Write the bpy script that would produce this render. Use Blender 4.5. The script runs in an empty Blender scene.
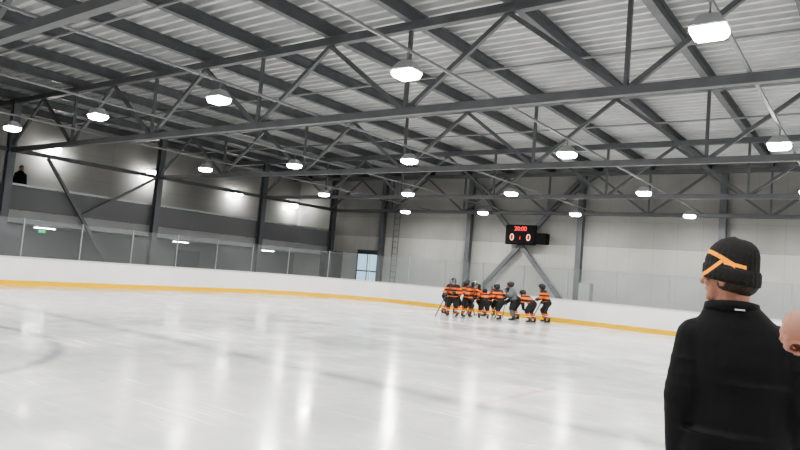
import bpy, bmesh, math, random
from mathutils import Vector, Matrix, Euler
random.seed(4)
V=Vector
scene=bpy.context.scene
COL=scene.collection
try:
    scene.view_settings.look='AgX - Medium High Contrast'
except Exception: pass
# ------------------------------------------------------------ materials
def mat(name,color,rough=.6,metal=0,emit=None,estr=0,noise=0,nscale=5,bump=0,spec=.5):
    m=bpy.data.materials.new(name); m.use_nodes=True
    nt=m.node_tree; b=nt.nodes['Principled BSDF']
    b.inputs['Base Color'].default_value=(*color,1)
    b.inputs['Roughness'].default_value=rough
    b.inputs['Metallic'].default_value=metal
    b.inputs['Specular IOR Level'].default_value=spec
    if emit:
        b.inputs['Emission Color'].default_value=(*emit,1)
        b.inputs['Emission Strength'].default_value=estr
    if noise or bump:
        tc=nt.nodes.new('ShaderNodeTexCoord'); n=nt.nodes.new('ShaderNodeTexNoise')
        n.inputs['Scale'].default_value=nscale; n.inputs['Detail'].default_value=5
        nt.links.new(tc.outputs['Object'],n.inputs['Vector'])
        if noise:
            r=nt.nodes.new('ShaderNodeValToRGB')
            r.color_ramp.elements[0].position=.3; r.color_ramp.elements[1].position=.7
            r.color_ramp.elements[0].color=(*[c*(1-noise) for c in color],1)
            r.color_ramp.elements[1].color=(*[min(1,c*(1+noise)) for c in color],1)
            nt.links.new(n.outputs['Fac'],r.inputs['Fac']); nt.links.new(r.outputs['Color'],b.inputs['Base Color'])
        if bump:
            bp=nt.nodes.new('ShaderNodeBump'); bp.inputs['Strength'].default_value=bump; bp.inputs['Distance'].default_value=.02
            nt.links.new(n.outputs['Fac'],bp.inputs['Height']); nt.links.new(bp.outputs['Normal'],b.inputs['Normal'])
    return m
def zbands(name,stops,zmax,rough=.7):
    m=bpy.data.materials.new(name); m.use_nodes=True; nt=m.node_tree; b=nt.nodes['Principled BSDF']
    b.inputs['Roughness'].default_value=rough
    tc=nt.nodes.new('ShaderNodeTexCoord'); sp=nt.nodes.new('ShaderNodeSeparateXYZ'); mu=nt.nodes.new('ShaderNodeMath'); mu.operation='DIVIDE'; mu.inputs[1].default_value=zmax
    r=nt.nodes.new('ShaderNodeValToRGB'); cr=r.color_ramp; cr.interpolation='CONSTANT'
    nt.links.new(tc.outputs['Object'],sp.inputs[0]); nt.links.new(sp.outputs['Z'],mu.inputs[0]); nt.links.new(mu.outputs[0],r.inputs['Fac']); nt.links.new(r.outputs['Color'],b.inputs['Base Color'])
    for i,(z,c) in enumerate(stops):
        if i<2: e=cr.elements[i]; e.position=z/zmax
        else: e=cr.elements.new(z/zmax)
        e.color=(*c,1)
    return m
M_steel=mat('painted_steel_grey',(.10,.104,.112),.5,.1,noise=.15,nscale=2)
M_col=mat('column_paint_grey',(.11,.115,.125),.5,.1,noise=.1,nscale=2)
M_brace=mat('brace_paint_grey',(.11,.115,.125),.5,.1)
M_deck=mat('galvanised_metal_deck',(.54,.545,.55),.42,.45,noise=.14,nscale=.9)
M_trunk=mat('lighting_trunking_grey',(.22,.225,.235),.5,.3)
M_white=mat('white_board_plastic',(.94,.94,.93),.35,noise=.03,nscale=1.5)
M_yellow=mat('yellow_kickplate',(1.0,.58,.0),.4)
M_cap=mat('cap_rail_grey_white',(.7,.71,.72),.35)
M_house=mat('lamp_housing_grey',(.4,.41,.42),.4,.3)
M_lens=mat('lamp_lens_glow',(1,1,1),.4,emit=(1,.98,.93),estr=60)
M_postm=mat('aluminium_post',(.36,.38,.39),.4,.6)
M_dpost=mat('dark_rail_post',(.08,.085,.09),.5,.3)
M_conc=mat('concrete_floor',(.14,.14,.14),.8,noise=.2,nscale=1,bump=.1)
M_black=mat('black_fabric',(.008,.008,.010),.75,noise=.3,nscale=20,bump=.15)
M_jack=mat('black_softshell_jacket',(.0026,.0028,.004),.75,noise=.4,nscale=6,bump=.4,spec=.22)
M_plast=mat('black_gloss_plastic',(.015,.015,.017),.3)
M_mblack=mat('matt_black_case',(.006,.006,.007),.7,spec=.15)
M_skin=mat('skin',(.32,.145,.1),.65,noise=.1,nscale=15,bump=.05)
M_hair=mat('short_brown_hair',(.03,.02,.014),.8,noise=.4,nscale=60,bump=.4)
M_eye=mat('eye_white',(.8,.8,.78),.2)
M_iris=mat('iris_dark',(.03,.02,.015),.2)
M_blade=mat('skate_blade_steel',(.6,.62,.65),.25,1)
M_stick=mat('hockey_stick_black',(.03,.03,.03),.4)
M_greyf=mat('grey_coach_jacket',(.11,.12,.13),.75)
M_whitep=mat('white_print',(.8,.8,.8),.5)
M_logo=mat('pale_grey_print',(.45,.45,.45),.6)
M_slab=mat('balcony_concrete',(.3,.3,.31),.75,noise=.1,nscale=1)
M_cab=mat('grey_cabinet_metal',(.3,.31,.3),.5,.2)
M_frame=mat('dark_door_frame',(.05,.055,.06),.5)
M_day=mat('daylight_glass',(.5,.6,.65),.2,emit=(.45,.8,1.),estr=1.0)
O=(.78,.14,.008); K=(.008,.008,.01); W=(.7,.7,.7)
M_jersey=zbands('orange_black_striped_jersey',[(0,K),(.80,O),(.85,K),(.94,O),(1.03,K),(1.09,O),(1.17,K)],1.7)
M_sock=zbands('orange_white_black_sock',[(0,O),(.22,K),(.26,W),(.29,O),(.38,K)],1.7)

def nodes_wall(name,lo,hi,split,seam=1.2,axis='X',rough=.5,sk=.2):
    m=bpy.data.materials.new(name); m.use_nodes=True; nt=m.node_tree; b=nt.nodes['Principled BSDF']; b.inputs['Roughness'].default_value=rough
    N=nt.nodes.new; L=nt.links.new
    tc=N('ShaderNodeTexCoord'); sp=N('ShaderNodeSeparateXYZ'); L(tc.outputs['Object'],sp.inputs[0])
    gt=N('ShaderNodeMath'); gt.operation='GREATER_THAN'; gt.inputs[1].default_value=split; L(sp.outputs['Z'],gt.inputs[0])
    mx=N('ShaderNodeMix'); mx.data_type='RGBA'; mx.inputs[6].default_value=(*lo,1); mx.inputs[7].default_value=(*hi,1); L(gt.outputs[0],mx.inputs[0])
    def seamf(out,per,w):
        d=N('ShaderNodeMath'); d.operation='DIVIDE'; d.inputs[1].default_value=per; L(out,d.inputs[0])
        f=N('ShaderNodeMath'); f.operation='FRACT'; L(d.outputs[0],f.inputs[0])
        c=N('ShaderNodeMath'); c.operation='LESS_THAN'; c.inputs[1].default_value=w/per; L(f.outputs[0],c.inputs[0]); return c.outputs[0]
    a=seamf(sp.outputs[axis],seam,.035); z=seamf(sp.outputs['Z'],1.37,.03)
    mxm=N('ShaderNodeMath'); mxm.operation='MAXIMUM'; L(a,mxm.inputs[0]); L(z,mxm.inputs[1])
    ms=N('ShaderNodeMath'); ms.operation='MULTIPLY'; ms.inputs[1].default_value=sk; L(mxm.outputs[0],ms.inputs[0])
    m2=N('ShaderNodeMix'); m2.data_type='RGBA'; m2.inputs[7].default_value=(.1,.1,.1,1); L(ms.outputs[0],m2.inputs[0]); L(mx.outputs[2],m2.inputs[6])
    n=N('ShaderNodeTexNoise'); n.inputs['Scale'].default_value=.6; n.inputs['Detail'].default_value=6; L(tc.outputs['Object'],n.inputs['Vector'])
    r=N('ShaderNodeValToRGB'); r.color_ramp.elements[0].position=.3; r.color_ramp.elements[1].position=.7
    r.color_ramp.elements[0].color=(.82,.82,.82,1); r.color_ramp.elements[1].color=(1,1,1,1); L(n.outputs['Fac'],r.inputs['Fac'])
    m3=N('ShaderNodeMix'); m3.data_type='RGBA'; m3.blend_type='MULTIPLY'; m3.inputs[0].default_value=1; L(m2.outputs[2],m3.inputs[6]); L(r.outputs['Color'],m3.inputs[7])
    L(m3.outputs[2],b.inputs['Base Color'])
    return m
M_wfar=nodes_wall('far_wall_panels',(.45,.45,.425),(.31,.31,.295),4.1,1.2,'X')
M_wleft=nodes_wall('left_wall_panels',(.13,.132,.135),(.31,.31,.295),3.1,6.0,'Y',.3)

def glassm(name,tint,gl,col=(.5,.52,.53),rough=.08):
    m=bpy.data.materials.new(name); m.use_nodes=True; nt=m.node_tree; nt.nodes.clear()
    N=nt.nodes.new; L=nt.links.new
    o=N('ShaderNodeOutputMaterial'); t=N('ShaderNodeBsdfTransparent'); t.inputs[0].default_value=(*tint,1)
    g=N('ShaderNodeBsdfPrincipled'); g.inputs['Base Color'].default_value=(*col,1); g.inputs['Roughness'].default_value=rough
    mx=N('ShaderNodeMixShader'); mx.inputs[0].default_value=gl
    L(t.outputs[0],mx.inputs[1]); L(g.outputs[0],mx.inputs[2]); L(mx.outputs[0],o.inputs[0]); return m
M_glass=glassm('rink_safety_glass',(.95,.97,.97),.09,(.5,.52,.53),.04)
M_mesh=glassm('perforated_railing_sheet',(.8,.8,.8),.6,(.19,.195,.205),.5)
M_net=glassm('dark_netting',(.6,.6,.6),.7,(.02,.02,.025),.8)

def ice_mat():
    m=bpy.data.materials.new('rink_ice'); m.use_nodes=True; nt=m.node_tree; b=nt.nodes['Principled BSDF']
    N=nt.nodes.new; L=nt.links.new
    tc=N('ShaderNodeTexCoord'); sp=N('ShaderNodeSeparateXYZ'); L(tc.outputs['Object'],sp.inputs[0])
    def M(op,a,bv=None,c=None):
        n=N('ShaderNodeMath'); n.operation=op
        for i,x in enumerate((a,bv,c)):
            if x is None: continue
            if isinstance(x,(int,float)): n.inputs[i].default_value=x
            else: L(x,n.inputs[i])
        return n.outputs[0]
    X,Y=sp.outputs['X'],sp.outputs['Y']
    wob=N('ShaderNodeTexNoise'); wob.inputs['Scale'].default_value=1.2; wob.inputs['Detail'].default_value=6; L(tc.outputs['Object'],wob.inputs['Vector'])
    line=M('MINIMUM',M('MAXIMUM',M('SUBTRACT',1.1,M('DIVIDE',M('ABSOLUTE',M('SUBTRACT',Y,8.35)),.38)),0),1)
    dx=M('SUBTRACT',X,-13.4); dy=M('SUBTRACT',Y,1.7)
    rr=M('SQRT',M('ADD',M('MULTIPLY',dx,dx),M('MULTIPLY',dy,dy)))
    ring=M('MINIMUM',M('MAXIMUM',M('SUBTRACT',1.2,M('DIVIDE',M('ABSOLUTE',M('SUBTRACT',rr,4.6)),.16)),0),1)
    mark=M('MINIMUM',M('MULTIPLY',M('MINIMUM',M('ADD',line,ring),1),M('MULTIPLY',wob.outputs['Fac'],1.05)),.8)
    n1=N('ShaderNodeTexNoise'); n1.inputs['Scale'].default_value=.35; n1.inputs['Detail'].default_value=9; n1.inputs['Roughness'].default_value=.7; L(tc.outputs['Object'],n1.inputs['Vector'])
    r=N('ShaderNodeValToRGB'); r.color_ramp.elements[0].position=.36; r.color_ramp.elements[1].position=.64
    r.color_ramp.elements[0].color=(.66,.67,.67,1); r.color_ramp.elements[1].color=(.88,.88,.865,1); L(n1.outputs['Fac'],r.inputs['Fac'])
    sc=None; nh=None
    for rot,sx in ((.5,10),(1.7,8),(-.6,12)):
        mp=N('ShaderNodeMapping'); mp.inputs['Scale'].default_value=(.35,sx,1); mp.inputs['Rotation'].default_value=(0,0,rot); L(tc.outputs['Object'],mp.inputs[0])
        n2=N('ShaderNodeTexNoise'); n2.inputs['Scale'].default_value=1.3; n2.inputs['Detail'].default_value=4; n2.inputs['Distortion'].default_value=.6; L(mp.outputs[0],n2.inputs['Vector'])
        k=M('MAXIMUM',M('MULTIPLY',M('SUBTRACT',n2.outputs['Fac'],.60),5),0)
        sc=k if sc is None else M('MAXIMUM',sc,k)
        nh=n2.outputs['Fac'] if nh is None else M('ADD',nh,n2.outputs['Fac'])
    ms=N('ShaderNodeMix'); ms.data_type='RGBA'; ms.inputs[7].default_value=(.95,.95,.95,1); L(M('MINIMUM',M('MULTIPLY',sc,.6),1),ms.inputs[0]); L(r.outputs['Color'],ms.inputs[6])
    mx=N('ShaderNodeMix'); mx.data_type='RGBA'; mx.inputs[7].default_value=(.23,.25,.3,1); L(mark,mx.inputs[0]); L(ms.outputs[2],mx.inputs[6])
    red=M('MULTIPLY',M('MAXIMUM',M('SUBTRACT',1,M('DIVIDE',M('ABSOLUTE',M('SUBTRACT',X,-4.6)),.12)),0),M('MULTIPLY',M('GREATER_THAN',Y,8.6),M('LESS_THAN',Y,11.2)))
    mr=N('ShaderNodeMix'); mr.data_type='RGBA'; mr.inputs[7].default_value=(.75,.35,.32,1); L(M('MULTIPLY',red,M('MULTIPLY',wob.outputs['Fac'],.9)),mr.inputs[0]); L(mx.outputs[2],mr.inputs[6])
    L(mr.outputs[2],b.inputs['Base Color'])
    rg=N('ShaderNodeMapRange'); rg.inputs['From Min'].default_value=.38; rg.inputs['From Max'].default_value=.62; rg.inputs['To Min'].default_value=.07; rg.inputs['To Max'].default_value=.26; L(n1.outputs['Fac'],rg.inputs[0])
    L(M('ADD',rg.outputs[0],M('MULTIPLY',sc,.12)),b.inputs['Roughness'])
    bp=N('ShaderNodeBump'); bp.inputs['Strength'].default_value=.04; bp.inputs['Distance'].default_value=.012; L(nh,bp.inputs['Height']); L(bp.outputs['Normal'],b.inputs['Normal'])
    b.inputs['IOR'].default_value=1.37
    return m
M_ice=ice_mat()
# ------------------------------------------------------------ helpers
def link(ob,parent=None):
    COL.objects.link(ob)
    if parent: ob.parent=parent
    return ob
def obj_from_bm(name,bm,m,parent=None,loc=(0,0,0),smooth=False):
    me=bpy.data.meshes.new(name); bmesh.ops.recalc_face_normals(bm,faces=bm.faces); bm.to_mesh(me); bm.free()
    if m: me.materials.append(m)
    if smooth:
        for p in me.polygons: p.use_smooth=True
    ob=bpy.data.objects.new(name,me); ob.location=loc
    return link(ob,parent)
def bm_box(bm,c,s,R=None):
    mt=Matrix.Translation(V(c)) @ (R.to_4x4() if R else Matrix.Identity(4)) @ Matrix.Diagonal((s[0],s[1],s[2],1))
    return bmesh.ops.create_cube(bm,size=1,matrix=mt)['verts']
def box(name,c,s,m,parent=None,bevel=0,R=None):
    bm=bmesh.new(); bm_box(bm,(0,0,0),s,R)
    if bevel: bmesh.ops.bevel(bm,geom=bm.edges[:],offset=bevel,segments=2,affect='EDGES')
    return obj_from_bm(name,bm,m,parent,c)
def frame(d,up=V((0,0,1))):
    z=V(d).normalized()
    if abs(z.dot(up))>.98: up=V((0,1,0))
    x=up.cross(z).normalized(); y=z.cross(x)
    return Matrix((x,y,z)).transposed()
def bar(name,p1,p2,w,h,m,parent=None,bm=None):
    p1,p2=V(p1),V(p2); own=bm is None
    c=(p1+p2)/2; R=frame(p2-p1)
    if own:
        bm=bmesh.new(); bm_box(bm,(0,0,0),(w,h,(p2-p1).length),R); return obj_from_bm(name,bm,m,parent,c)
    bm_box(bm,c,(w,h,(p2-p1).length),R)
def ibeam(name,p1,p2,w,h,m,parent=None,t=.02,tw=.015):
    p1,p2=V(p1),V(p2); L=(p2-p1).length; R=frame(p2-p1); bm=bmesh.new()
    for c,s in (((0,h/2-t/2,0),(w,t,L)),((0,-h/2+t/2,0),(w,t,L)),((0,0,0),(tw,h-2*t,L))):
        bm_box(bm,R@V(c),s,R)
    return obj_from_bm(name,bm,m,parent,(p1+p2)/2)
def rod(name,p1,p2,r,m,parent=None,seg=8):
    p1,p2=V(p1),V(p2); bm=bmesh.new()
    mt=frame(p2-p1).to_4x4()
    bmesh.ops.create_cone(bm,cap_ends=True,segments=seg,radius1=r,radius2=r,depth=(p2-p1).length,matrix=mt)
    return obj_from_bm(name,bm,m,parent,(p1+p2)/2)
def empty(name,loc=(0,0,0),label=None,category=None,group=None,kind=None):
    ob=bpy.data.objects.new(name,None); ob.empty_display_size=.2; ob.location=loc; link(ob); meta(ob,label,category,group,kind); return ob
def meta(ob,label=None,category=None,group=None,kind=None):
    if label: ob['label']=label
    if category: ob['category']=category
    if group: ob['group']=group
    if kind: ob['kind']=kind
    return ob
def copy_tree(root,loc=None,rotz=None,scale=None):
    def cp(o,par):
        n=o.copy(); COL.objects.link(n)
        if par: n.parent=par; n.matrix_parent_inverse=o.matrix_parent_inverse.copy()
        for ch in o.children: cp(ch,n)
        return n
    n=cp(root,None)
    if loc is not None: n.location=loc
    if rotz is not None: n.rotation_euler=(0,0,rotz)
    if scale is not None: n.scale=scale if hasattr(scale,'__len__') else (scale,)*3
    return n
# ---- organic primitives
def p_ell(c,ax,ay,az,seg=14):
    return ('e',V(c),V(ax),V(ay),V(az),seg)
def p_e(c,rx,ry,rz,seg=14): return p_ell(c,(rx,0,0),(0,ry,0),(0,0,rz),seg)
def p_cap(p1,p2,r1,r2): return ('c',V(p1),V(p2),r1,r2)
def p_loft(rings): return ('l',rings)
def add_prims(bm,prims):
    for p in prims:
        if p[0]=='e':
            _,c,ax,ay,az,seg=p
            mt=Matrix((ax,ay,az)).transposed().to_4x4(); mt.translation=c
            bmesh.ops.create_uvsphere(bm,u_segments=seg,v_segments=max(6,seg*2//3),radius=1,matrix=mt)
        elif p[0]=='c':
            _,a,b,r1,r2=p
            d=b-a; L=d.length; 
            if L<1e-5: continue
            R=frame(d); n=12; rings=[]
            prof=[(-r1*math.cos(t),r1*math.sin(t)) for t in (.3,.8,1.25)]+[(0,r1),(L*.5,(r1+r2)/2),(L,r2)]+[(L+r2*math.cos(t),r2*math.sin(t)) for t in (1.25,.8,.3)]
            for z,r in prof:
                rings.append([bm.verts.new(a+R@V((r*math.cos(2*math.pi*k/n),r*math.sin(2*math.pi*k/n),z))) for k in range(n)])
            for i in range(len(rings)-1):
                for k in range(n):
                    bm.faces.new((rings[i][k],rings[i][(k+1)%n],rings[i+1][(k+1)%n],rings[i+1][k]))
            bm.faces.new(rings[0][::-1]); bm.faces.new(rings[-1])
        else:
            n=24; rings=[]
            for (c,rx,ry) in p[1]:
                c=V(c); rings.append([bm.verts.new(c+V((rx*math.cos(2*math.pi*k/n),ry*math.sin(2*math.pi*k/n),0))) for k in range(n)])
            for i in range(len(rings)-1):
                for k in range(n):
                    bm.faces.new((rings[i][k],rings[i][(k+1)%n],rings[i+1][(k+1)%n],rings[i+1][k]))
            bm.faces.new(rings[0][::-1]); bm.faces.new(rings[-1])
def blob(name,prims,voxel,m,parent=None,smooth=3,label=None):
    bm=bmesh.new(); add_prims(bm,prims); bmesh.ops.recalc_face_normals(bm,faces=bm.faces)
    me=bpy.data.meshes.new('tmp'); bm.to_mesh(me); bm.free()
    t=bpy.data.objects.new('tmp',me); COL.objects.link(t)
    r=t.modifiers.new('r','REMESH'); r.mode='VOXEL'; r.voxel_size=voxel; r.use_smooth_shade=True
    s=t.modifiers.new('s','SMOOTH'); s.iterations=smooth; s.factor=.5
    dg=bpy.context.evaluated_depsgraph_get()
    me2=bpy.data.meshes.new_from_object(t.evaluated_get(dg)); me2.name=name
    bpy.data.objects.remove(t); bpy.data.meshes.remove(me)
    me2.materials.clear(); me2.materials.append(m)
    for p in me2.polygons: p.use_smooth=True
    ob=bpy.data.objects.new(name,me2); link(ob,parent)
    if label: ob['label']=label
    return ob
def raw(name,prims,m,parent=None):
    bm=bmesh.new(); add_prims(bm,prims); return obj_from_bm(name,bm,m,parent,smooth=True)
def hand(w,d,n,thumb,curl=.5,s=1.0):
    d=V(d).normalized(); n=V(n); n=(n-d*n.dot(d)).normalized(); sd=d.cross(n)*thumb; w=V(w)
    P=[p_ell(w+d*.05*s,d*.055*s,sd*.042*s,n*.017*s,12),p_cap(w-d*.03*s,w+d*.03*s,.027*s,.026*s)]
    for i in range(4):
        L=(.040,.045,.042,.033)[i]*s; r=(.0092,.0095,.009,.008)[i]*s
        b=w+d*(.088-(.006 if i==3 else 0))*s+sd*(.032-.021*i)*s; a=curl*.7+.08*i
        for k in range(3):
            dd=d*math.cos(a)+n*math.sin(a)
            e=b+dd*L; P.append(p_cap(b,e,r,r*.92)); b=e; a+=curl; L*=.72; r*=.93
    b=w+d*.025*s+sd*.034*s; dd=(sd*.75+d*.6+n*.3*curl).normalized()
    e=b+dd*.042*s; P.append(p_cap(b,e,.012*s,.0105*s)); dd=(sd*.2+d*.9+n*.6*curl).normalized(); P.append(p_cap(e,e+dd*.032*s,.0105*s,.009*s))
    return P
# ------------------------------------------------------------ PEOPLE
def adult(loc,theta,label,J=None,headyaw=0,hat=False,vox=.012,k=1.0,jacket=M_jack,pants=M_black,hx=0.0):
    root=empty('person',loc,label,'person')
    J=J or {}
    LE=V(J.get('le',(.225,.035,1.33))); RE=V(J.get('re',(-.225,.035,1.33)))
    LW=V(J.get('lw',(.22,-.08,1.07))); RW=V(J.get('rw',(-.22,-.08,1.07)))
    LD=V(J.get('ld',(0,-.35,-1))); RD=V(J.get('rd',(0,-.35,-1)))
    LN=V(J.get('ln',(-1,0,0))); RN=V(J.get('rn',(1,0,0)))
    SL=V((.176,0,1.622)); SR=V((-.176,0,1.622))
    H=V((hx,-.025,1.89)); Rh=Matrix.Rotation(headyaw,3,'Z')
    def h(x,y,z): return H+Rh@V((x,y,z))
    def he(c,rx,ry,rz): return p_ell(h(*c),Rh@V((rx,0,0)),Rh@V((0,ry,0)),V((0,0,rz)))
    body=[p_loft([((0,0,1.0),.16,.11),((0,0,1.2),.145,.10),((0,0,1.4),.17,.115),((0,0,1.59),.17,.10),((0,.0,1.66),.12,.08),((0,0,1.70),.06,.06)]),
      p_cap((hx*.5,.01,1.64),h(0,.02,-.05),.072,.068),
      he((0,.012,.025),.082,.104,.1),he((0,-.035,-.055),.06,.064,.066),he((0,-.078,-.098),.03,.024,.024),
      p_cap(h(0,-.098,.01),h(0,-.123,-.03),.010,.015),he((0,-.092,.032),.052,.014,.012),he((.084,.015,-.022),.010,.021,.034),he((-.084,.015,-.022),.010,.021,.034),
      he((0,-.096,-.062),.026,.012,.007),he((.036,-.072,-.03),.026,.022,.022),he((-.036,-.072,-.03),.026,.022,.022)]
    body+=[p_cap(SL,LE,.05,.04),p_cap(LE,LW,.04,.027),p_cap(SR,RE,.05,.04),p_cap(RE,RW,.04,.027)]
    body+=hand(LW,LD,LN,J.get('lt',1),J.get('lc',.35),J.get('ls',1))+hand(RW,RD,RN,J.get('rt',-1),.35)
    for s in (1,-1):
        body+=[p_cap((s*.1,0,1.04),(s*.115,-.03,.58),.088,.058),p_cap((s*.115,-.03,.58),(s*.125,.02,.2),.056,.038),p_cap((s*.125,.02,.16),(s*.135,-.12,.13),.04,.032)]
    blob('body',body,vox*.62,M_skin,root,2)
    for s in (1,-1):
        e=raw('eye',[p_ell(h(s*.032,-.087,.005),Rh@V((.013,0,0)),Rh@V((0,.01,0)),V((0,0,.009)))],M_eye,root)
        raw('iris',[p_ell(h(s*.032,-.096,.005),Rh@V((.005,0,0)),Rh@V((0,.003,0)),V((0,0,.005)))],M_iris,e)
    jk=[p_loft([((0,0,.90),.225,.165),((0,0,1.1),.218,.16),((0,.0,1.3),.218,.165),((0,.005,1.5),.228,.165),((0,.01,1.595),.22,.15),((hx*.2,.01,1.66),.185,.135),((hx*.4,.012,1.70),.15,.12),((hx*.6,.015,1.735),.125,.11),((hx*.7,.012,1.76),.104,.104)]),
      p_cap(SL+V((.0,0,-.02)),LE,.088,.082),p_cap(LE,LW,.08,.06),p_cap(SR+V((-.0,0,-.02)),RE,.088,.082),p_cap(RE,RW,.08,.06)]
    for s,E,Wp in ((1,LE,LW),(-1,RE,RW)):
        for q in (.4,.6,.8):
            c=(V((s*.176,0,1.602))).lerp(E,q); jk.append(p_e(c+V((0,0,.01*math.sin(q*20))),.092-.004*q,.094-.006*q,.02))
    for z,dx_ in ((.98,.03),(1.07,-.03),(1.2,.02),(1.42,-.015)): jk.append(p_e((dx_,.014,z),.222,.168,.02,20))
    j=blob('jacket',jk,vox,jacket,root,3)
    raw_c=bmesh.new()
    n=28
    pr=[(.097,1.718),(.118,1.723),(.112,1.765),(.100,1.768),(.095,1.728)]
    rings=[[raw_c.verts.new((hx*.75+r*math.cos(2*math.pi*i/n),.010+r*math.sin(2*math.pi*i/n),z+.014*math.sin(2*math.pi*i/n))) for i in range(n)] for r,z in pr]
    for a in range(len(rings)):
        A,B=rings[a],rings[(a+1)%len(rings)]
        for i in range(n): raw_c.faces.new((A[i],A[(i+1)%n],B[(i+1)%n],B[i]))
    obj_from_bm('collar',raw_c,jacket,j,smooth=True)
    pn=[p_loft([((0,0,.86),.17,.125),((0,0,1.0),.175,.13),((0,0,1.08),.17,.12)])]
    for s in (1,-1): pn+=[p_cap((s*.1,0,.98),(s*.115,-.03,.58),.105,.08),p_cap((s*.115,-.03,.58),(s*.125,.02,.24),.08,.07)]
    blob('trousers',pn,vox*1.3,pants,root,3)
    for s in (1,-1):
        sk=blob('skate',[p_cap((s*.125,.03,.27),(s*.125,.03,.15),.055,.052),p_cap((s*.125,.04,.12),(s*.137,-.15,.105),.046,.04)],.012,M_plast,root,2)
        bm=bmesh.new(); bm_box(bm,(s*.131,-.05,.035),(.006,.29,.05),None); bm_box(bm,(s*.131,.04,.07),(.02,.05,.05)); bm_box(bm,(s*.131,-.13,.07),(.02,.05,.05))
        obj_from_bm('skate_blade',bm,M_blade,sk)
    if hat:
        bm=bmesh.new(); n=108; prof=[(1.0,-.036),(1.07,-.034),(1.10,-.015),(1.10,.020),(1.06,.032),(1.015,.034),(1.02,.06),(.98,.09),(.89,.117),(.75,.138),(.56,.155),(.32,.165),(.1,.169)]
        rings=[]
        for f,z in prof:
            ring=[]
            for i in range(n):
                a=2*math.pi*i/n; rib=1+.016*math.cos(a*27)
                x=.094*f*rib*math.cos(a); y=.114*f*rib*math.sin(a)
                ring.append(bm.verts.new(Rh@V((x,.012+y+(.016*max(0,z-.06)/.1),z+.008+.020*(-math.sin(a))*(1 if z<.035 else .3)))))
            rings.append(ring)
        for i in range(len(rings)-1):
            for q in range(n): bm.faces.new((rings[i][q],rings[i][(q+1)%n],rings[i+1][(q+1)%n],rings[i+1][q]))
        bm.faces.new(rings[-1])
        hm=bpy.data.materials.new('beanie_black_orange'); hm.use_nodes=True; nt=hm.node_tree; b=nt.nodes['Principled BSDF']; b.inputs['Roughness'].default_value=.9
        N=nt.nodes.new; L=nt.links.new; tc=N('ShaderNodeTexCoord'); sp=N('ShaderNodeSeparateXYZ'); L(tc.outputs['Object'],sp.inputs[0])
        def M(op,a,bv=None):
            nn=N('ShaderNodeMath'); nn.operation=op
            for i,x in enumerate((a,bv)):
                if x is None: continue
                if isinstance(x,(int,float)): nn.inputs[i].default_value=x
                else: L(x,nn.inputs[i])
            return nn.outputs[0]
        X,Z=sp.outputs['X'],sp.outputs['Z']
        l1=M('ADD',.05,M('MULTIPLY',X,.22)); l2=M('ADD',.05,M('MULTIPLY',X,.66))
        b1=M('LESS_THAN',M('ABSOLUTE',M('SUBTRACT',Z,l1)),.008)
        b2=M('LESS_THAN',M('ABSOLUTE',M('SUBTRACT',Z,l2)),.011)
        l3=M('ADD',.018,M('MULTIPLY',M('SUBTRACT',.09,X),.95)); b3=M('MULTIPLY',M('LESS_THAN',M('ABSOLUTE',M('SUBTRACT',Z,l3)),.010),M('LESS_THAN',Z,M('ADD',l2,.004)))
        k1=M('MULTIPLY',b1,M('LESS_THAN',X,.035)); k2=M('MULTIPLY',b2,M('GREATER_THAN',X,-.01)); k3=M('MULTIPLY',b3,M('GREATER_THAN',X,.01))
        mm=M('MULTIPLY',M('MAXIMUM',M('MAXIMUM',k1,k2),k3),M('MULTIPLY',M('GREATER_THAN',X,-.055),M('GREATER_THAN',sp.outputs['Y'],-.09)))
        mx=N('ShaderNodeMix'); mx.data_type='RGBA'; mx.inputs[6].default_value=(.006,.0055,.0055,1); mx.inputs[7].default_value=(.95,.33,.02,1); L(mm,mx.inputs[0]); L(mx.outputs[2],b.inputs['Base Color'])
        wv=N('ShaderNodeTexNoise'); wv.inputs['Scale'].default_value=120; L(tc.outputs['Object'],wv.inputs['Vector'])
        bp=N('ShaderNodeBump'); bp.inputs['Strength'].default_value=.8; bp.inputs['Distance'].default_value=.006; L(wv.outputs['Fac'],bp.inputs['Height']); L(bp.outputs['Normal'],b.inputs['Normal'])
        ob=obj_from_bm('beanie',bm,hm,root,H,smooth=True); ob['label']='black knitted beanie with angular orange stripes'
        raw('hair',[he((0,.04,-.035),.086,.09,.062)],M_hair,root)
    else:
        blob('hair',[he((0,.022,.045),.089,.106,.092),he((0,.045,-.01),.082,.08,.07)],.012,M_hair,root,1)
    root.rotation_euler=(0,0,theta); root.scale=(k,)*3
    return root
man=adult((-.515,3.32,0),math.radians(197),'person in black jacket and black-orange beanie, back turned, watching the ice',headyaw=math.radians(55),hat=True,vox=.011,hx=.05)
box('collar_logo',(.02,.128,1.742),(.04,.008,.007),M_logo,man)
th=math.radians(210); L2=V((.52,1.50,0))
def toloc(p): return Matrix.Rotation(-th,3,'Z')@(V(p)-L2)
def tod(d): return Matrix.Rotation(-th,3,'Z')@V(d)
adult(L2,th,'person in dark jacket holding up one bare hand',J=dict(le=toloc((.18,1.27,1.54)),lw=toloc((-.055,1.37,1.742)),ld=tod((-1,.25,.0)),ln=tod((-.1,.9,-.6)),lt=-1,lc=1.25,ls=.92),vox=.011,k=1.0)
adult((-32.7,14.0,3.17),math.radians(95),'person in black jacket standing at the balcony railing',vox=.02,k=1.06)

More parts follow.
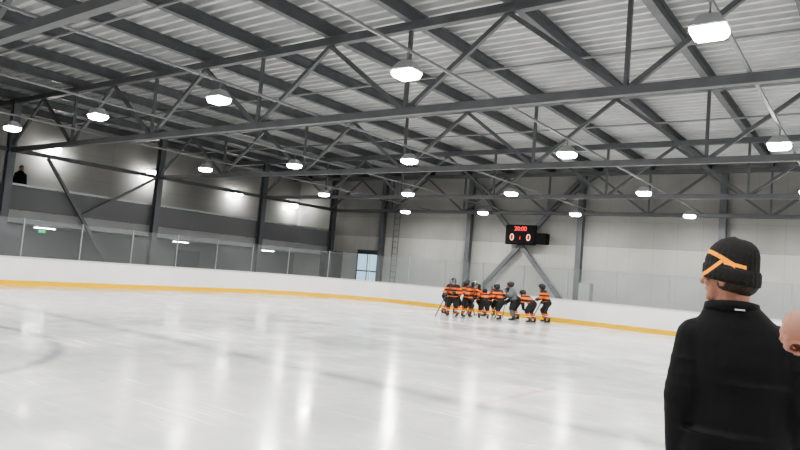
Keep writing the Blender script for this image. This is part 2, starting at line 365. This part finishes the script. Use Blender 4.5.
def kid(lean,kn,hands,jersey=M_jersey,sock=M_sock,pants=M_black,label='',helmet=M_plast,stickpose=True,split=0.0):
    root=empty('person',(0,0,0),label,'person'); 
    hip=V((0,.0,.80)); RX=Matrix.Rotation(lean,3,'X')
    def U(x,y,z): return hip+RX@(V((x,y,z))-hip)
    hd=U(0,-.01,1.32)+V((0,-.03-.03*math.sin(lean),.11))
    v=.02
    S={s:U(s*.17,0,1.22) for s in (1,-1)}; HND={1:V(hands[0]),-1:V(hands[1])}
    E={}
    for s in (1,-1):
        mid=(S[s]+HND[s])/2; dd=HND[s]-S[s]; slack=math.sqrt(max(.0,.27**2-(dd.length/2)**2)); E[s]=mid+V((s*.7,.45,-.35)).normalized()*slack
    KN={s:V((s*.14,-.11*kn+split*s,.45)) for s in (1,-1)}; AN={s:V((s*.17,.03+split*s*1.5,.14)) for s in (1,-1)}
    body=[p_cap(U(0,0,.82),U(0,0,1.15),.13,.14),p_cap(U(0,0,1.2),hd-V((0,0,.05)),.055,.05),p_e(hd,.075,.092,.11),p_e(hd+V((0,-.09,-.015)),.012,.02,.018),p_e(hd+V((0,-.04,-.07)),.05,.05,.05)]
    for s in (1,-1):
        body+=[p_cap(S[s],E[s],.045,.036),p_cap(E[s],HND[s],.036,.024),p_cap((s*.09,0,.8),KN[s],.08,.055),p_cap(KN[s],AN[s],.052,.036)]
        body+=hand(HND[s],(HND[s]-E[s]),V((-s,0,-.3)),s,.7,.8)
    blob('body',body,.014,M_skin,root,2)
    jp=[p_ell(U(0,.0,1.08),V((.205,0,0)),RX@V((0,.145,0)),RX@V((0,0,.25))),p_ell(U(0,0,.88),V((.2,0,0)),RX@V((0,.15,0)),RX@V((0,0,.12))),p_cap(S[-1],S[1],.095,.095)]
    for s in (1,-1): jp+=[p_cap(S[s],E[s],.088,.078),p_cap(E[s],E[s].lerp(HND[s],.75),.075,.062)]
    blob('jersey',jp,v,jersey,root,3)
    pp=[p_e((0,.01,.79),.18,.155,.14)]
    for s in (1,-1): pp.append(p_cap((s*.09,0,.76),V((s*.09,0,.76)).lerp(KN[s],.85),.12,.105))
    blob('hockey_pants',pp,v,pants,root,3)
    for s in (1,-1):
        blob('sock',[p_cap(KN[s]+V((0,-.01,.06)),KN[s].lerp(AN[s],.55),.08,.07),p_cap(KN[s].lerp(AN[s],.5),AN[s]+V((0,0,.06)),.07,.052)],v,sock,root,2)
        a=AN[s]
        sk=blob('skate',[p_cap(a+V((0,0,.08)),a+V((0,.0,-.03)),.05,.048),p_cap(a+V((0,.01,-.045)),a+V((0,-.15,-.055)),.04,.036)],.016,M_plast,root,2)
        bm=bmesh.new(); bm_box(bm,(a.x,a.y-.06,.022),(.008,.25,.044)); bm_box(bm,(a.x,a.y+.0,.05),(.02,.04,.03)); bm_box(bm,(a.x,a.y-.12,.05),(.02,.04,.03)); obj_from_bm('skate_blade',bm,M_blade,sk)
        g=HND[s]; blob('glove',[p_ell(g+(g-E[s]).normalized()*.02,(.055,0,0),(0,.06,0),(0,0,.055)),p_cap(E[s].lerp(g,.65),g,.055,.05)]+[p_cap(g+V((-s*.02,-.01+.028*q-.03,-.02)),g+V((-s*.05,-.01+.028*q-.03,-.06)),.018,.016) for q in range(4)],.013,M_plast,root,1)
    hl=blob('helmet',[p_e(hd+V((0,.015,.035)),.115,.14,.105),p_e(hd+V((0,.05,-.03)),.105,.09,.075)],.014,helmet,root,2)
    cg=[]
    for a in (-.9,-.45,0,.45,.9):
        pts=[hd+V((.1*math.sin(a),-.02-.115*math.cos(a)*f,z)) for z,f in ((.05,.95),(-.02,1.05),(-.09,.95),(-.12,.6))]
        cg+=[p_cap(pts[i],pts[i+1],.004,.004) for i in range(3)]
    for z,f in ((.0,1.03),(-.06,1.02)):
        pts=[hd+V((.1*math.sin(a),-.02-.115*math.cos(a)*f,z)) for a in (-1.2,-.6,0,.6,1.2)]
        cg+=[p_cap(pts[i],pts[i+1],.004,.004) for i in range(4)]
    raw('face_cage',cg,M_blade,hl)
    st=None
    if stickpose:
        a=HND[1]
        tip=V((-.42,-.72,.03)) if a.z>.75 else V((-.5,-.6,.03))
        a1=HND[-1]+V((0,-.03,0)); dirn=(tip-a1).normalized(); top=a1-dirn*.45
        st=bar('hockey_stick',top,tip,.022,.03,M_stick)
        bl=bar('stick_blade',tip-st.location,tip-st.location+V((-.2,-.2,.0)),.012,.06,M_whitep,st)
    return root,st
Pz={}
Pz['stand']=kid(.22,1,((.10,-.30,.98),(-.18,-.32,.86)),label='young hockey player in orange-black striped jersey standing with stick')
Pz['lean']=kid(.65,1.3,((.08,-.52,.88),(-.16,-.50,.72)),label='young hockey player in orange-black jersey leaning forward on stick')
Pz['bent']=kid(1.0,1.5,((.16,-.30,.56),(-.16,-.30,.56)),label='young hockey player in orange-black jersey bent over, gloves on knees',stickpose=False)
Pz['skate']=kid(.4,1.2,((.20,-.34,.90),(-.24,-.28,.80)),label='young hockey player in orange-black jersey gliding toward the huddle',split=.09)
Pz['coach']=kid(.25,.6,((.12,-.33,1.0),(-.16,-.34,.92)),jersey=M_greyf,sock=M_greyf,label='coach in grey jacket and black helmet with the players')
Pz['dark']=kid(.85,1.4,((.12,-.5,.74),(-.12,-.5,.66)),jersey=M_black,label='hockey player in plain black top crouching forward')
def gpos(u,off=0):
    t=(u-448)/98; return V((-15.9+3.5*t-.594*off,25.8+2.8*t+.804*off,0))
PL=[(444,.5,'skate',10,1.12),(449,-1.0,'stand',-75,1.13),(457,1.5,'lean',40,1.14),(464,-.4,'lean',-20,1.14),(470,1.9,'stand',150,1.12),(480,-.8,'bent',120,1.06),(487,1.3,'lean',-150,1.08),
    (497,-.5,'skate',170,1.09),(511,-.3,'coach',200,1.17),(521,1.0,'dark',205,1.14),(528,-.7,'bent',170,1.12),(547,.2,'skate',185,1.20),(504,2.5,'lean',-100,1.04)]
for u,off,k,ang,s in PL:
    root,st=Pz[k]; p=gpos(u,off); th_=math.radians(ang)+math.pi/2
    sv=V((s*1.06,s*1.06,s))
    n=copy_tree(root,p,th_,tuple(sv))
    if k!='coach': n['group']='hockey players in the huddle'
    if st:
        bpy.context.view_layer.update()
        q=copy_tree(st); 
        R=Matrix.Rotation(th_,3,'Z'); q.location=p+R@V((st.location.x*sv.x,st.location.y*sv.y,st.location.z*sv.z)); q.rotation_euler=(0,0,th_); q.scale=tuple(sv)
        meta(q,'black hockey stick with white blade held by a player','hockey stick','hockey sticks of the players')
def rm(o):
    for c in list(o.children): rm(c)
    bpy.data.objects.remove(o)
for k,(r,s) in Pz.items():
    rm(r)
    if s: rm(s)
# ------------------------------------------------------------ SHELL
XL,XR,YN,YF=-36.,16.5,-7.,35.5; ZC=8.5
def S(ob): ob['kind']='structure'; return ob
S(box('floor',((XL+XR)/2,(YN+YF)/2,-.15),(XR-XL,YF-YN,.2),M_conc))
w=S(box('wall_far',((XL+XR)/2,YF+.15,4.3),(XR-XL,.3,8.8),M_wfar)); w.data.transform(Matrix.Translation((0,0,4.3))); w.location.z=0
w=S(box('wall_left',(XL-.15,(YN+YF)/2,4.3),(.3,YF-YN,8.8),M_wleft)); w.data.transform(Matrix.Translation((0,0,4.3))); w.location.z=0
S(box('wall_right',(XR+.15,(YN+YF)/2,4.3),(.3,YF-YN,8.8),M_wleft))
S(box('wall_near',((XL+XR)/2,YN-.15,4.3),(XR-XL,.3,8.8),M_wleft))
bm=bmesh.new(); prev=None; y=YN-.2; pitch=.40
while y<YF+.4:
    for dy,z in ((0,0),(.11,0),(.15,.16),(.36,.16)):
        cur=(bm.verts.new((XL-.2,y+dy,ZC+z)),bm.verts.new((XR+.2,y+dy,ZC+z)))
        if prev: bm.faces.new((prev[0],prev[1],cur[1],cur[0]))
        prev=cur
    y+=pitch
S(obj_from_bm('ceiling',bm,M_deck))
# rink outline
XB,Y1,Y0,RC=-27.8,31.3,-1.5,7.0
path=[V((XR-.3,Y1)),]
x=XR-1
while x>XB+RC: path.append(V((x,Y1))); x-=2
for i in range(0,19):
    a=math.pi/2+i/18*math.pi/2; path.append(V((XB+RC+RC*math.cos(a),Y1-RC+RC*math.sin(a))))
y=Y1-RC-2
while y>Y0+RC: path.append(V((XB,y))); y-=2
for i in range(0,19):
    a=math.pi+i/18*math.pi/2; path.append(V((XB+RC+RC*math.cos(a),Y0+RC+RC*math.sin(a))))
x=XB+RC+2
while x<XR-.3: path.append(V((x,Y0))); x+=2
path.append(V((XR-.3,Y0)))
bm=bmesh.new()
top=[bm.verts.new((p.x,p.y,0)) for p in path]; bot=[bm.verts.new((p.x,p.y,-.05)) for p in path]
bm.faces.new(top); bm.faces.new(bot[::-1])
for i in range(len(path)): j=(i+1)%len(path); bm.faces.new((top[i],bot[i],bot[j],top[j]))
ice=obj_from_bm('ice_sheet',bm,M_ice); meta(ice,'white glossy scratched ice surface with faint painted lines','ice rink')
def sweep(name,sec,m,parent):
    bm=bmesh.new(); n=len(path); rows=[]
    for i,p in enumerate(path):
        t=(path[min(i+1,n-1)]-path[max(i-1,0)]).normalized(); nr=V((t.y,-t.x))
        rows.append([bm.verts.new((p.x+nr.x*o,p.y+nr.y*o,z)) for o,z in sec])
    k=len(sec)
    for i in range(n-1):
        for q in range(k): bm.faces.new((rows[i][q],rows[i][(q+1)%k],rows[i+1][(q+1)%k],rows[i+1][q]))
    bm.faces.new(rows[0]); bm.faces.new(rows[-1])
    return obj_from_bm(name,bm,m,parent)
rb=empty('rink_boards',(0,0,0),'white rink dasher boards with yellow kickplate around the ice','rink boards')
def sec(o0,o1,z0,z1): return [(o0,z0),(o1,z0),(o1,z1),(o0,z1)]
sweep('board_panels',sec(.0,.10,.20,1.08),M_white,rb)
sweep('kickplate',sec(-.012,.10,0,.20),M_yellow,rb)
sweep('cap_rail',sec(-.02,.14,1.08,1.15),M_cap,rb)
segs=[]; L=0
for i in range(len(path)-1): segs.append((L,path[i],path[i+1])); L+=(path[i+1]-path[i]).length
def at(s):
    for l,a,b in reversed(segs):
        if s>=l: return a+(b-a).normalized()*(s-l)
gp=empty('glass_panel',(0,0,0),'clear safety glass panel with aluminium post on the boards','glass panel','safety glass panels on the boards')
box('pane',(1.2,0,1.15+.78),(2.34,.012,1.5),M_glass,gp)
box('post',(0,0,1.15+.78),(.05,.06,1.56),M_postm,gp,bevel=.006)
ss=0
while ss<66:
    s2=min(ss+2.4,66.5); a=at(ss); b=at(s2); t=(b-a); nr=V((t.y,-t.x)).normalized()*.06
    n=copy_tree(gp,(a.x+nr.x,a.y+nr.y,0),math.atan2(t.y,t.x),(t.length/2.4,1,1)); ss+=2.4
rm(gp)
# ------------------------------------------------------------ COLUMNS
def column(h=8.1):
    c=empty('steel_column',(0,0,0),'grey painted steel H-section column','column','steel columns along the walls')
    bm=bmesh.new()
    for cc,s in (((0,.15,h/2),(.32,.022,h)),((0,-.15,h/2),(.32,.022,h)),((0,0,h/2),(.016,.28,h))): bm_box(bm,cc,s)
    obj_from_bm('column_shaft',bm,M_col,c); box('base_plate',(0,0,-.03),(.5,.5,.04),M_col,c)
    return c
c0=column()
TY=[5.5,13.1,20.7,28.2]
for X in (-27.5,-20.7,-13.6,-6.4,.8,7.9,15.): copy_tree(c0,(X,35.2,0))
for Y in [-2.1]+TY+[34.9]: copy_tree(c0,(-31.85,Y,0),math.pi/2)
rm(c0)
# ------------------------------------------------------------ TRUSSES
NX=[-32.05+5.55*i for i in range(9)]; zb,zt=5.83,8.05
tr=empty('roof_truss',(0,0,0),'grey steel roof truss with square chords and diagonal webs','roof truss','roof trusses')
bar('bottom_chord',(NX[0],0,zb),(15.8,0,zb),.18,.19,M_steel,tr)
bar('top_chord',(-35.9,0,zt),(16.4,0,zt),.2,.22,M_steel,tr)
for i,x in enumerate(NX):
    bar('web_member',(x,0,zb+.1),(x,0,zt-.12),.09,.09,M_steel,tr)
    if x+2.775<16: bar('web_member',(x+.1,0,zb+.08),(x+2.775,0,zt-.12),.11,.11,M_steel,tr)
    if i>0: bar('web_member',(x-.1,0,zb+.08),(x-2.775,0,zt-.12),.11,.11,M_steel,tr)
for i,Y in enumerate([-2.1]+TY+[34.75]):
    copy_tree(tr,(0,Y,0))
rm(tr)
pu=ibeam('roof_beam',(0,YN+.05,8.32),(0,YF-.05,8.32),.2,.36,M_steel); meta(pu,'grey steel roof beam carrying the corrugated metal deck','roof beam','roof beams')
x=-32.05-2.775
while x<16.3:
    q=copy_tree(pu); q.location.x=x; x+=2.775
rm(pu)
for a,b in ((-2.1,5.5),(5.5,13.1),(13.1,20.7),(20.7,28.2),(28.2,34.9)):
    h=(b-a)/2-.17
    t=bar('tie_beam',(-31.85,(a+b)/2-h,5.85),(-31.85,(a+b)/2+h,5.85),.16,.18,M_steel); meta(t,'grey steel tie beam between columns over the balcony','tie beam','tie beams along the balcony')
v=empty('diagonal_brace',(-31.85,16.6,0),'grey steel diagonal bracing in front of the balcony','brace')
bar('brace_member',(0,-1.85,5.75),(0,2.4,.0),.13,.14,M_brace,v); bar('brace_member',(-.03,.1,3.25),(-.03,3.9,5.75),.11,.12,M_brace,v)
xb=empty('cross_brace',(-17.15,35.15,0),'grey steel X brace on the end bay wall','brace')
bar('brace_member',(-3.3,0,.3),(3.3,0,7.7),.16,.24,M_col,xb); bar('brace_member',(3.3,-.02,.3),(-3.3,-.02,7.7),.16,.24,M_col,xb)
for Y,z in ((9.2,8.0),(16.9,8.05),(24.4,8.0)):
    p_=rod('roof_pipe',(-35.9,Y,z),(16.4,Y,z),.035,M_trunk); meta(p_,'thin grey sprinkler pipe under the roof beams','pipe','roof pipes')
# ------------------------------------------------------------ HIGH BAY LIGHTS
hb=empty('high_bay_light',(0,0,0),'glowing rectangular high bay lamp hanging below the trunking','ceiling lamp','high bay lamps')
bm=bmesh.new(); vs=bm_box(bm,(0,0,.16),(.52,.44,.20))
for v_ in vs:
    if v_.co.z>.16: v_.co.x*=.5; v_.co.y*=.5
bmesh.ops.bevel(bm,geom=bm.edges[:],offset=.02,segments=2,affect='EDGES')
obj_from_bm('lamp_housing',bm,M_house,hb)
bm=bmesh.new(); vs=bm_box(bm,(0,0,.0),(.50,.42,.13))
for v_ in vs:
    if v_.co.z<0: v_.co.x*=.82; v_.co.y*=.82
bmesh.ops.bevel(bm,geom=bm.edges[:],offset=.03,segments=3,affect='EDGES')
obj_from_bm('lamp_lens',bm,M_lens,hb)
rod('suspension_wire',(.0,0,.25),(0,0,.45),.014,M_trunk,hb)
ld=bpy.data.lights.new('lamp','AREA'); ld.shape='RECTANGLE'; ld.size=.42; ld.size_y=.34; ld.energy=190; ld.color=(1,.985,.955)
lo=bpy.data.objects.new('lamp_light',ld); lo.location=(0,0,-.08); link(lo,hb)
LX=[-23.6,-18.2,-12.8,-7.3,-2.05,3.4,8.8,14.2]; LY=[-5.2,2.2,9.66,17.5,25.0,32.3]; LZ=1.78+3.7
for X in LX:
    for Y in LY: copy_tree(hb,(X,Y,LZ))
rm(hb)
for X in LX:
    t=bar('lighting_trunking',(X,YN+.02,LZ+.48),(X,YF-.02,LZ+.48),.06,.05,M_trunk); meta(t,'thin grey lighting trunking carrying lamps','cable trunking','lighting trunking')
# ------------------------------------------------------------ BALCONY
bl=empty('balcony',(0,0,0),'grey raised spectator walkway along the wall behind the glass','balcony')
box('balcony_slab',(-34.05,14.3,2.88),(3.9,42.2,.58),M_slab,bl)
rl=empty('railing',(0,0,0)); rl.parent=bl
y=-6.5
while y<35.3:
    box('rail_post',(-32.14,y,3.75),(.06,.06,1.15),M_dpost,rl); y+=2.0
box('handrail',(-32.14,14.3,4.35),(.09,42,.09),M_postm,rl)
box('railing_infill',(-32.10,14.3,3.74),(.012,42,1.08),M_mesh,rl)
for i,(Y,z) in enumerate(((16.8,6.75),(22.6,6.5),(29.3,6.25),(34.6,6.1))):
    f=empty('wall_lamp',(-35.95,Y,z),'small bright flood lamp on the upper wall','wall lamp','flood lamps on the balcony wall')
    box('lamp_bracket',(.1,0,0),(.2,.08,.08),M_trunk,f); box('lamp_housing',(.35,0,.17),(.3,.6,.08),M_house,f,bevel=.01); box('lamp_lens',(.35,0,.0),(.28,.56,.26),M_lens,f,bevel=.03)
    l=bpy.data.lights.new('flood','AREA'); l.shape='RECTANGLE'; l.size=.25; l.size_y=.5; l.energy=140
    o=bpy.data.objects.new('flood_light',l); o.location=(.4,0,-.16); o.rotation_euler=(0,math.radians(80),0); link(o,f)
for Y in (8,16,24,31):
    f=empty('strip_lamp',(-34,Y,2.52),'white linear lamp under the walkway','ceiling lamp','strip lamps under the walkway')
    box('lamp_housing',(0,0,.04),(.12,1.1,.08),M_house,f); box('lamp_lens',(0,0,-.02),(.1,1.0,.02),M_lens,f)
    l=bpy.data.lights.new('strip','AREA'); l.shape='RECTANGLE'; l.size=.1; l.size_y=1.0; l.energy=24
    o=bpy.data.objects.new('strip_light',l); o.location=(0,0,-.06); link(o,f)
ex=box('exit_sign',(-35.95,16.8,2.38),(.08,.34,.16),mat('green_exit_sign',(.02,.4,.12),.4,emit=(.03,.8,.3),estr=1.2),bevel=.01); meta(ex,'small glowing green exit light under the walkway','exit sign')
# ------------------------------------------------------------ SCOREBOARD
sb=empty('scoreboard',(-17.0,34.8,4.55),'black electronic scoreboard with red clock and glowing score digits','scoreboard')
box('scoreboard_case',(0,0,0),(1.9,.18,1.15),M_mblack,sb,bevel=.02)
M_red=mat('red_led',(.5,.01,.01),.5,emit=(1,.02,.03),estr=1.6); M_amb=mat('amber_led',(.6,.25,.15),.5,emit=(1,.36,.25),estr=1.4)
def text(s,x,z,size,m,parent,w=None):
    cu=bpy.data.curves.new('t','FONT'); cu.body=s; cu.size=size; cu.extrude=.008; cu.offset=.003; cu.align_x='CENTER'; cu.align_y='CENTER'
    t=bpy.data.objects.new('t',cu); COL.objects.link(t); dg=bpy.context.evaluated_depsgraph_get(); me=bpy.data.meshes.new_from_object(t.evaluated_get(dg)); bpy.data.objects.remove(t)
    me.transform(Matrix.Rotation(math.pi/2,4,'X')); me.materials.clear(); me.materials.append(m)
    o=bpy.data.objects.new('led_digits',me); o.location=(x,-.1,z); link(o,parent)
text('20:00',0,.34,.36,M_red,sb); text('0',-.52,-.17,.56,M_amb,sb); text('0',.52,-.17,.56,M_amb,sb); text('1',0,-.2,.26,M_red,sb)
for i in(-.32,.32): box('hanger_bracket',(i,.18,.3),(.08,.2,.08),M_trunk,sb)
sp=box('loudspeaker',(-15.65,34.8,4.35),(.72,.4,.62),M_mblack,bevel=.03); meta(sp,'black wall loudspeaker next to the scoreboard','loudspeaker')
gr=box('speaker_grille',(0,-.205,0),(.6,.012,.5),M_mblack,sp); br=box('speaker_bracket',(0,.42,0),(.08,.5,.08),M_trunk,sp)
ld_=empty('wall_ladder',(-26.4,35.3,0),'narrow grey steel ladder fixed to the wall','ladder')
for s in (-.22,.22): rod('ladder_rail',(s,0,-.05),(s,0,5.8),.025,M_col,ld_)
z=.6
while z<5.7: rod('rung',(-.22,0,z),(.22,0,z),.018,M_col,ld_); z+=.4
cb=empty('metal_cabinet',(-12.6,33.9,-.05),'tall grey metal cabinet behind the boards','cabinet')
box('cabinet_body',(0,0,1.05),(.62,.5,2.1),M_cab,cb,bevel=.01); box('cabinet_door',(0,-.26,1.08),(.56,.02,1.95),mat('cabinet_door_grey',(.38,.38,.36),.5),cb,bevel=.005)
rod('handle',(.2,-.29,1.0),(.2,-.29,1.2),.012,M_postm,cb)
ns=empty('net_screen',(-30.3,33.4,-.05),'dark netting screen on a grey frame beside the door','net')
box('netting',(0,0,1.5),(1.9,.02,2.6),M_net,ns)
for x in (-.97,.97): box('frame_post',(x,0,1.45),(.06,.06,2.9),M_dpost,ns)
box('top_rail',(0,0,2.87),(1.9,.06,.06),M_dpost,ns)
for x in (-.97,.97): box('foot',(x,0,.03),(.08,.7,.06),M_dpost,ns)
d=empty('door_1',(-28.75,35.44,0)); d['kind']='structure'
box('door_frame',(0,0,1.55),(1.9,.1,3.2),M_frame,d)
for x in (-.45,.45):
    for z,hh in ((.9,1.5),(2.3,1.1)): box('door_glass',(x,-.055,z),(.8,.02,hh),M_day,d)
d2=empty('door_2',(-35.95,26,0)); d2['kind']='structure'
box('door_leaf',(0,0,1.0),(.08,1.8,2.1),M_frame,d2)
# ------------------------------------------------------------ WORLD & CAMERA
wd=bpy.data.worlds.new('world'); scene.world=wd; wd.use_nodes=True; wd.node_tree.nodes['Background'].inputs[0].default_value=(.6,.7,.8,1); wd.node_tree.nodes['Background'].inputs[1].default_value=.5
cd=bpy.data.cameras.new('camera'); cd.sensor_width=36; cd.lens=657/800*36; cd.clip_end=300; cd.clip_start=.05
cam=bpy.data.objects.new('camera',cd); COL.objects.link(cam)
R=Matrix(((.8043,-.0244,.5937),(.588,-.1074,-.8016),(.0834,.9938,-.0721)))
q=R.to_quaternion(); cam.rotation_mode='QUATERNION'; cam.rotation_quaternion=q; cam.location=(0,0,1.78)
scene.camera=cam
